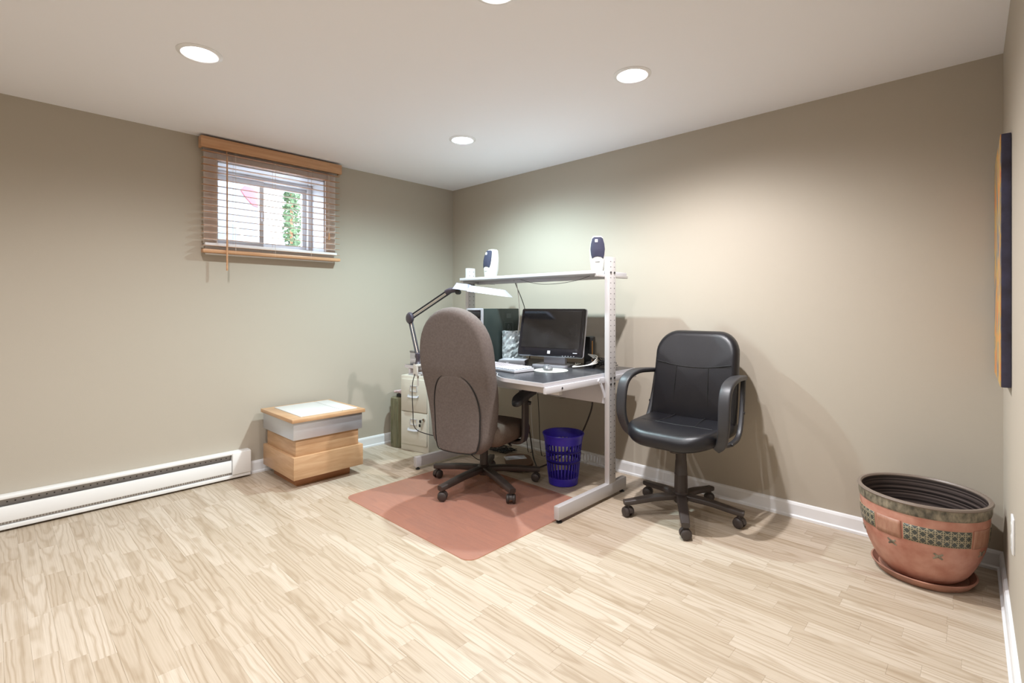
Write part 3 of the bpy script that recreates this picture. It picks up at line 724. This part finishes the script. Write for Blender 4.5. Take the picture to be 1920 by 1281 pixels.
# black adapter + cable tangle at the right of the monitor
ad = thing('power_adapter', 'upright black adapter with orange edge behind the monitor', 'adapter', (1.700, -.195, DZ), 20)
MB().bb(-.035, .035, -.03, .03, 0, .20, .012).build('body', 'black', ad); MB().bb(.024, .030, -.0315, -.029, .02, .17, .001).build('orange_strip', 'orange', ad)
q = random.Random(12)
cbw = MB()
for k in range(3):
    cbw.tube([(1.66+.02*k, -.30, DZ+.02), (1.74, -.40-.02*k, DZ+.012), (1.82+.01*k, -.36, DZ+.03), (1.80, -.25, DZ+.07-.015*k), (1.72, -.24, DZ+.08)], .0035, 6)
tag(cbw.build('cable_bundle', 'whitecord'), 'loose white cables looping beside the monitor', 'cable')
m = MB()
for k in range(6):
    p = [(1.785+q.uniform(-.04, .04), -.27+q.uniform(-.05, .05), DZ+.005+q.uniform(0, .03)) for _ in range(2)]+[(1.83+q.uniform(-.06, .09), -.24+q.uniform(-.08, .08), DZ+.006+q.uniform(0, .055)) for _ in range(6)]
    m.tube(p, .0028, 6)
m.box((1.775, -.29, DZ+.0185), (.06, .04, .035), .006); tag(m.build('cable_tangle', 'black'), 'tangled black cables on the desk beside the tall post', 'cable')
m = MB(); m.tube([(1.30, -.46, 1.340), (1.45, -.45, 1.306), (1.62, -.45, 1.302), (1.78, -.45, 1.318), (1.88, -.45, 1.342)], .0016, 6); tag(m.build('speaker_wire', 'black'), 'thin dark wire sagging under the raised shelf', 'wire')
m = MB(); m.tube([(1.18, -.40, 1.342), (1.185, -.38, 1.30), (1.19, -.30, 1.15), (1.192, -.245, .95), (1.19, -.24, .76)], .0028, 6); tag(m.build('hanging_cable', 'black'), 'black cable hanging from the shelf behind the tower', 'cable')
m = MB(); m.tube([(1.20, -.40, 1.342), (1.215, -.395, 1.25), (1.235, -.40, 1.10), (1.228, -.41, .96)], .0026, 6); tag(m.build('hanging_cable', 'whitecord'), 'pale cable hanging from the shelf onto the film packet', 'cable')

# ------------------------------------------------------------------ chair mat
cm = MB(); out = [(x+1.437, y_-1.09) for x, y_ in rr(1.13, .94, .055, 6)]; cm.prism(out, .0008, .0032)
tag(cm.build('chair_mat', 'mat', smooth=False), 'translucent amber vinyl mat on the floor under the grey chair', 'floor mat')
MZ = .0032

# ------------------------------------------------------------------ office chair base shared by both chairs
def caster(t, p, ang, z0, mt, wmat):
    """p: floor contact (local), ang: yaw of wheel axle"""
    m = MB(); c = Vector((p[0], p[1], z0)); rot = rotz(ang)
    pts = []
    for i in range(9):
        a = R(15+150*i/8); pts.append((math.cos(a)*.030, math.sin(a)*.030))
    m.loft([[c+rot @ Vector((x, yy, .027+z)) for x, z in pts+[(pts[-1][0], .0), (pts[0][0], .0)]] for yy in (-.009, .009)])
    m.cyl(c+Vector((0, 0, .045)), c+Vector((0, 0, .078)), .011, seg=12)
    k = m.build('caster', mt, t)
    for s_ in (-1, 1):
        w_ = MB(); rings = []
        for yy, r in ((.010, .021), (.011, .026), (.015, .027), (.023, .026), (.028, .020), (.029, .006)):
            rings.append([c+rot @ Vector((math.cos(a)*r, s_*yy, .027+math.sin(a)*r)) for a in (2*math.pi*i/24 for i in range(24))])
        w_.loft(rings); w_.build('wheel', wmat, k)

def star_base(t, angs, rad, z0, mt, hub_r=.036, leg_h=.034, cast=None):
    for i, a in enumerate(angs):
        m = MB(); d = Vector((math.cos(R(a)), math.sin(R(a)), 0))
        p = [d*.022+Vector((0, 0, z0+.108)), d*(rad*.5)+Vector((0, 0, z0+.100)), d*(rad*.90)+Vector((0, 0, z0+.082)), d*(rad+.022)+Vector((0, 0, z0+.076))]
        m.strap(p, lambda f: .056-.016*f, lambda f: leg_h*(1-.15*f), (-d.y, d.x, 0), 4, .3); m.build('base_leg', mt, t)
        caster(t, d*rad, (cast[i] if cast else a+40), z0, mt, mt)
    MB().lathe([(hub_r, z0+.072), (hub_r+.006, z0+.085), (hub_r+.006, z0+.125), (hub_r-.004, z0+.135)], seg=24).build('hub', mt, t)

# grey fabric office chair, seen from behind (local: faces +y)
gc = thing('office_chair', 'grey brown fabric high back office chair pulled up to the computer desk', 'chair', (1.335, -.845, 0), 17)
star_base(gc, [a-17 for a in (-88, -16, 56, 128, 200)], .345, MZ, 'brownplastic', .034, .036, [20, -65, 10, 40, 75])
MB().lathe([(.026, .12), (.027, .235), (.024, .24), (.021, .24), (.021, .32)], seg=24).build('gas_column', 'brownplastic', gc)
MB().bb(-.10, .10, -.12, .12, .288, .318, .01).build('seat_plate', 'black', gc)
m = MB(); m.strap([(0, -.10, .300), (0, -.20, .298), (0, -.262, .33), (0, -.272, .42)], .07, .022, (1, 0, 0)); m.build('back_bracket', 'black', gc)
MB().tube([(.10, .02, .30), (.17, .0, .297), (.21, -.03, .29)], .007, 8).build('height_lever', 'black', gc)
def seatfn(a, b, d):
    f = b/.49+.5; return (a, b, .382+d*(1.0-.10*f)-.045*max(0, f-.6)**2/.16-.010*f)
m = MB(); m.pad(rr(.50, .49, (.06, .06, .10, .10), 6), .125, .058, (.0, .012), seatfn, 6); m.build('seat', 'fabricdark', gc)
lean = .13
def backfn(a, b, d, y0=-.255):
    z = .285+b; return (a, y0+d-lean*(b)+.10*(a*a)*1.2+.035*math.sin(min(1, b/.5)*math.pi)*1.0, z)
def bo(wb, ht):
    """tall outline: narrow foot, widest at two thirds, round head"""
    P = []; N_ = 26
    def hw(b):
        f = b/ht
        w_ = .190+.055*math.sin(min(1, f/.60)*math.pi/2) if f < .60 else .245
        if f > .60: w_ = .245*max(0, 1-((f-.60)/.40)**2.7)**.5
        if f < .10: w_ *= (1-.32*((.10-f)/.10)**2.2)
        return w_*wb
    bs = [ht*(1-math.cos(math.pi*i/N_))/2 for i in range(N_+1)]
    for b in bs: P.append((hw(b), b))
    for b in reversed(bs[:-1]): P.append((-hw(b), b))
    # drop duplicated apex
    out = []
    for p in P:
        if not out or math.hypot(p[0]-out[-1][0], p[1]-out[-1][1]) > 1e-4: out.append(p)
    return out
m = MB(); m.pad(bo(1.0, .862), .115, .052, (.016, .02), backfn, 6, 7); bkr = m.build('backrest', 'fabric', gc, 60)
# rear lumbar cover: arched, a little proud of the back, with a dark piping round it
arch = [(.155*math.copysign(abs(math.cos(R(a)))**.75, math.cos(R(a))), .235+.235*math.sin(R(a))) for a in range(0, 181, 9)]
low = [(-.150, .10), (-.135, .03), (-.10, .012), (0, .006), (.10, .012), (.135, .03), (.150, .10)]
arch = arch+low
m = MB(); m.pad(arch, .03, .012, (.012, 0), lambda a, b, d: backfn(a, b, d-.0595), 5, 6); m.build('rear_panel', 'fabric', gc, 60)
m = MB(); m.tube([backfn(a*1.015, .002+b*1.008, -.0690) for a, b in arch+arch[:1]], .0032, 6, 2); m.build('piping', 'seam', gc)
for s_ in (1, -1):
    m = MB(); m.strap([(s_*.16, .03, .305), (s_*.245, .03, .305), (s_*.275, .03, .335), (s_*.277, .035, .45), (s_*.277, .035, .575)], .072, .022, (0, 1, 0)); am = m.build('armrest_post', 'brownplastic', gc)
    m = MB(); m.pad(rr(.075, .26, .034, 5), .034, .014, (0, .004), lambda a, b, d: (s_*.277+a, .025+b, .585+d+.030*math.sin((b/.26+.5)*math.pi*.85)-.028*(max(0, -b/.13))**2)); m.build('armrest_pad', 'black', gc)
    MB().cyl((s_*.287, .055, .548), (s_*.305, .06, .545), .012, seg=12).build('adjust_button', 'black', am)

# black leather chair (local: faces -y)
bc = thing('leather_chair', 'black leather office chair with loop arms standing by the wall', 'chair', (2.455, -.406, 0), 1)
star_base(bc, [a-1 for a in (-133, -61, 11, 83, 155)], .297, 0, 'brownplastic', .034, .030, [-20, 40, -10, 20, 10])
MB().lathe([(.033, .125), (.036, .14), (.034, .225), (.036, .228), (.034, .232), (.030, .30), (.0285, .305), (.028, .40)], seg=28).build('gas_column', 'brownplastic', bc)
MB().lathe([(.028, .352), (.030, .356), (.030, .388), (.022, .392)], (-.014, -.045, 0), 20).build('tension_knob', 'brownplastic', bc)
MB().bb(-.10, .10, -.13, .12, .392, .420, .008).build('seat_plate', 'black', bc)
MB().tube([(-.08, -.06, .402), (-.16, -.08, .397), (-.20, -.10, .390)], .007, 8).build('height_lever', 'black', bc)
def bseat(a, b, d): return (a, b-.015, .462+d+.016*(abs(a)/.25)**2-.018*max(0, (-b-.10)/.14)**2+.02*max(0, b/.24)**2)
m = MB(); m.pad(rr(.49, .49, (.15, .15, .07, .07), 8), .085, .038, (.0, .012), bseat, 6, 7); m.build('seat', 'leather', bc, 60)
m = MB()
for s_ in (-1, 1): m.tube([bseat(s_*.085, .18, .0545), bseat(s_*.09, .05, .0535), bseat(s_*.105, -.06, .050)], .0022, 6)
m.tube([bseat(-.20, -.06, .043), bseat(-.105, -.065, .0515), bseat(0, -.07, .0525), bseat(.105, -.065, .0515), bseat(.20, -.06, .043)], .0022, 6); m.build('seat_seams', 'seam', bc)
def bback(a, b, d): return (a, .205+.16*(b-.25)*1.0-d+.0-.35*a*a*.9+.03*math.cos((b-.22)*7)*-.6, .475+b)
bout = [(x, y_+.265) for x, y_ in rr(.49, .535, (.05, .05, .12, .12), 8)]
bout = [(x*(1-.05*max(0, (y_-.3)/.23)), y_) for x, y_ in bout]
m = MB(); m.pad(bout, .085, .036, (.006, .012), bback, 6, 7); m.build('backrest', 'leather', bc, 60)
m = MB()
def bs(a, b):
    cx, cy = 0, .265; L_ = math.hypot(a-cx, b-cy); k = min(1, L_/.235); return bback(a, b, .0425+.012*(1-k*k)+.0018)
for s_ in (-1, 1): m.tube([bs(s_*.100, .03), bs(s_*.098, .18), bs(s_*.092, .332)], .0024, 6)
m.tube([bs(-.215, .352), bs(-.092, .332), bs(0, .328), bs(.092, .332), bs(.215, .352)], .0026, 6); m.build('back_seams', 'seam', bc)
for s_ in (-1, 1):
    m = MB(); P = [(s_*.235, -.115, .432), (s_*.268, -.130, .47), (s_*.285, -.150, .56), (s_*.285, -.135, .690), (s_*.282, -.085, .748), (s_*.278, .01, .770), (s_*.268, .12, .768), (s_*.262, .20, .762)]
    m.strap(P, lambda f: .046+.014*math.sin(f*math.pi), .026, (1, 0, 0)); ar = m.build('armrest', 'armgrey', bc)
    m = MB(); m.strap([(s_*.235, -.10, .440), (s_*.262, .02, .435), (s_*.268, .12, .47), (s_*.262, .185, .60), (s_*.256, .225, .755)], .026, .020, (1, 0, 0)); m.build('armrest_support', 'armgrey', bc)
    for yy, z in ((.00, .437), (.175, .575)): MB().cyl((s_*.272, yy, z), (s_*.279, yy, z), .008, seg=12).build('arm_bolt', 'black', ar)

# ------------------------------------------------------------------ wastebasket
wb = thing('wastebasket', 'blue slotted plastic wastebasket under the desk', 'wastebasket', (1.672, -.452, 0))
def br(z): return .094+.033*z/.325
NS = 150
def band(mb, z0, z1, keep, nz=1, proud=0.0, th=.0016):
    for k in range(NS):
        if not keep(k): continue
        a0, a1 = 2*math.pi*k/NS, 2*math.pi*(k+1)/NS
        v = []
        for dr in (0, -th):
            for (a, z) in ((a0, z0), (a1, z0), (a1, z1), (a0, z1)): v.append(mb.bm.verts.new(((br(z)+proud+dr)*math.cos(a), (br(z)+proud+dr)*math.sin(a), z)))
        f = [(0, 1, 2, 3), (7, 6, 5, 4), (0, 3, 7, 4), (1, 5, 6, 2), (0, 4, 5, 1), (3, 2, 6, 7)]
        for q_ in f: mb.bm.faces.new([v[i] for i in q_])
m = MB(); m.lathe([(.080, .0), (br(.0), .004), (br(.05), .052), (br(.05)-.0022, .052), (br(.004)-.003, .006), (.05, .0055)], seg=60); m.build('base_tub', 'basket', wb)
slot = lambda k: k % 5 < 2
m = MB(); band(m, .052, .148, slot); band(m, .170, .215, slot); band(m, .232, .268, slot); band(m, .148, .170, lambda k: True, proud=.0012); band(m, .215, .232, lambda k: True, proud=.0006)
bmesh.ops.remove_doubles(m.bm, verts=m.bm.verts, dist=1e-6); h_ = m.build('slotted_wall', 'basket', wb)
m = MB(); m.lathe([(br(.268), .268), (br(.30)+.003, .300), (br(.32)+.007, .322), (br(.32)+.010, .325), (br(.32)+.008, .329), (br(.32)+.003, .326), (br(.30)-.001, .300), (br(.268)-.0024, .268)], seg=60, closed_profile=True); m.build('rim', 'basket', wb)

# ------------------------------------------------------------------ floor clutter under the desk
fp = thing('foot_board', 'brown oval board with a paper label on the floor under the desk', 'board', (1.165, -.335, 0), -40)
m = MB(); m.loft([[(x*k, y_*k, z) for x, y_ in rr(.30, .20, .09, 6)] for z, k in ((0, .97), (.004, 1), (.016, 1), (.020, .97))]); m.build('board', 'brownboard', fp)
pp = MB().box((-.045, -.02, .0206), (.085, .16, .0012), 0, rotz(8)).build('paper_label', 'paper', fp)
m = MB(); m.box((-.075, -.018, .0214), (.006, .15, .0006), 0, rotz(8))
for i in range(5): m.box((-.055+i*.012, -.02, .0214), (.002, .11, .0006), 0, rotz(8))
m.build('print_lines', 'ink', fp)
q = random.Random(21)
m = MB(); m.tube([(1.72, -.20, .70), (1.72, -.19, .56), (1.70, -.17, .45), (1.62, -.14, .30), (1.56, -.14, .20), (1.45, -.15, .08), (1.38, -.30, .012), (1.33, -.50, .008), (1.18, -.56, .008), (1.02, -.54, .008), (.96, -.46, .008)], .006, 8); tag(m.build('power_cable', 'brownplastic'), 'thick brown power cable dropping from the desk to the floor', 'cable')
m = MB(); m.tube([(1.10, -.28, .69), (1.11, -.26, .50), (1.16, -.22, .25), (1.25, -.27, .05), (1.36, -.36, .008), (1.38, -.45, .008), (1.28, -.50, .008)], .005, 8); tag(m.build('floor_cable', 'black'), 'black cable crossing the brown board on the floor', 'cable')
for k, lab in enumerate(('thin black wire hanging straight below the desk', 'pale wire hanging below the desk behind the chair', 'dark twisted wire hanging close behind the armrest')):
    x = 1.02+.07*k; m = MB(); m.tube([(x, -.13, .70), (x+.01, -.125, .5), (x+.01*k, -.12, .30), (x+.02, -.11, .12), (x+.03, -.10, .006), (x+.06, -.09, .006)], .0028, 6); tag(m.build('hanging_wire', ('black', 'whitecord', 'black')[k]), lab, 'wire')
m = MB(); m.tube([(1.40, -.14, .69), (1.50, -.12, .66), (1.53, -.12, .58), (1.48, -.12, .50), (1.38, -.12, .47)], .0014, 6); tag(m.build('loop_wire', 'black'), 'thin wire forming a loop below the desk edge', 'wire')
m = MB()
for k in range(7):
    m.tube([(.87+q.uniform(-.11, .11), -.21+q.uniform(-.08, .08), .006+q.uniform(0, .02)) for _ in range(7)], .0032, 6)
tag(m.build('cable_heap', 'black'), 'heap of tangled black cables on the floor behind the chair', 'cable')

# ------------------------------------------------------------------ clay pot and saucer
sau = MB().lathe([(.145, 0), (.160, .004), (.177, .028), (.180, .034), (.174, .036), (.167, .028), (.152, .014), (.02, .012)], seg=64).build('plant_saucer', 'saucer'); sau.location = (3.476, -.262, 0)
tag(sau, 'round terracotta saucer under the big clay pot', 'saucer')
pt = thing('clay_pot', 'large empty terracotta pot with patterned green bands in the corner', 'plant pot', (3.474, -.262, .0125))
PR = [(.118, 0), (.138, .010), (.162, .045), (.188, .102), (.206, .158), (.215, .214), (.218, .270), (.219, .302)]
def pr_(z):
    for a, b in zip(PR, PR[1:]):
        if a[1] <= z <= b[1]: f = (z-a[1])/(b[1]-a[1]); return a[0]+(b[0]-a[0])*f
    return PR[-1][0]
smooth_pr = [(pr_(z), z) for z in [.302*i/26 for i in range(27)]]
# light smoothing of the profile
for _ in range(3): smooth_pr = [smooth_pr[0]]+[((a[0]+2*b[0]+c[0])/4, b[1]) for a, b, c in zip(smooth_pr, smooth_pr[1:], smooth_pr[2:])]+[smooth_pr[-1]]
def pz(z):
    f = min(25.999, max(0, z/.302*26)); i = int(f); return smooth_pr[i][0]+(smooth_pr[i+1][0]-smooth_pr[i][0])*(f-i)
MB().lathe([(.02, 0)]+smooth_pr+[(.211, .302), (.205, .214), (.19, .14), (.15, .06), (.02, .022)], seg=72).build('body', 'terracotta', pt)
m = MB(); m.lathe([(.2185, .294), (.222, .298), (.2235, .306), (.224, .328), (.225, .336), (.215, .336), (.213, .294)], seg=72, closed_profile=True); m.build('rim_band', 'potrim', pt)
m = MB(); m.lathe([(.225, .335), (.229, .340), (.226, .346), (.216, .347), (.211, .341), (.212, .335)], seg=72, closed_profile=True); m.build('lip', 'potlip', pt)
m = MB(); rings = [(.212, .340), (.208, .302), (.2055, .27), (.199, .21), (.189, .16), (.174, .12), (.140, .065), (.10, .045)]
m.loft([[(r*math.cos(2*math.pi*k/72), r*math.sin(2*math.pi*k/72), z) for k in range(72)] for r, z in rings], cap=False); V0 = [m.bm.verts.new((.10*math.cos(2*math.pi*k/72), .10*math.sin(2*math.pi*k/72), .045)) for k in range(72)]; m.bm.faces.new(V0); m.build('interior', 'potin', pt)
def patch(a0, a1, z0, z1, th, mm_, name, slant=0.0):
    bm = bmesh.new(); uvl = bm.loops.layers.uv.new('uv'); NA, NZ = 12, 4; g = []
    for j in range(NZ+1):
        z = z0+(z1-z0)*j/NZ
        g.append([bm.verts.new(((pz(z)+th)*math.cos(R(a0+(a1-a0)*i/NA)), (pz(z)+th)*math.sin(R(a0+(a1-a0)*i/NA)), z)) for i in range(NA+1)])
    edge = g[0]+[r[-1] for r in g[1:]]+list(reversed(g[-1][:-1]))+[r[0] for r in reversed(g[1:-1])]
    inner = [bm.verts.new((v.co.x*(1-(th+.001)/.22), v.co.y*(1-(th+.001)/.22), v.co.z)) for v in edge]
    for j in range(NZ):
        for i in range(NA):
            f = bm.faces.new((g[j][i], g[j][i+1], g[j+1][i+1], g[j+1][i])); f.smooth = True
            for l, (ii, jj) in zip(f.loops, ((i, j), (i+1, j), (i+1, j+1), (i, j+1))): l[uvl].uv = (R(a1-a0)*.225*ii/NA, (z1-z0)*jj/NZ)
    for i in range(len(edge)): bm.faces.new((edge[i], inner[i], inner[(i+1) % len(edge)], edge[(i+1) % len(edge)]))
    me = bpy.data.meshes.new(name); bm.to_mesh(me); bm.free(); me.materials.append(M[mm_]); o = bpy.data.objects.new(name, me); C.objects.link(o); o.parent = pt
    return o
for k in range(4):
    a0 = -101+k*90
    patch(a0, a0+60, .192, .258, .0022, 'lattice', 'lattice_panel')
    patch(a0+62, a0+88, .188, .262, .0026, 'hatch', 'hatched_panel')
    for da, z in ((-12, .160), (30, .148)):
        m = MB(); a = R(a0+da); r0 = pz(z)+.0008; nrm = Vector((math.cos(a), math.sin(a), 0)); tg = Vector((-math.sin(a), math.cos(a), 0))
        for j in range(4):
            b = math.pi/4+j*math.pi/2; m.strap([nrm*r0+Vector((0, 0, z)), nrm*(r0-.001+(.004 if math.sin(b) > 0 else -.004))+tg*math.cos(b)*.021+Vector((0, 0, z+math.sin(b)*.016))], lambda f: .011-.005*f, .003, tg, 0)
        m.build('flower_mark', 'potrim', pt)

# ------------------------------------------------------------------ picture and outlet on the right wall
def on_right(y): return RWX(y)
pa = thing('canvas_painting', 'abstract orange and yellow canvas painting with dark edges hung on the wall', 'painting', (RWX(-.315)-.001, -.315, 1.31), 1.3)
MB().bb(-.026, 0, -.276, .276, -.445, .445, .002).build('stretched_canvas', 'canvasedge', pa)
MB().bb(-.0275, -.0255, -.275, .275, -.444, .444).build('painted_face', 'painting', pa)
ol = thing('wall_outlet', 'white wall outlet plate below the painting', 'outlet', (RWX(-.72), -.72, .40), 1.3)
MB().bb(-.007, 0, -.036, .036, -.058, .058, .003).build('cover_plate', 'white', ol)
for z in (-.022, .022): MB().bb(-.0085, -.006, -.017, .017, z-.014, z+.014, .001).build('socket', 'cream', ol)
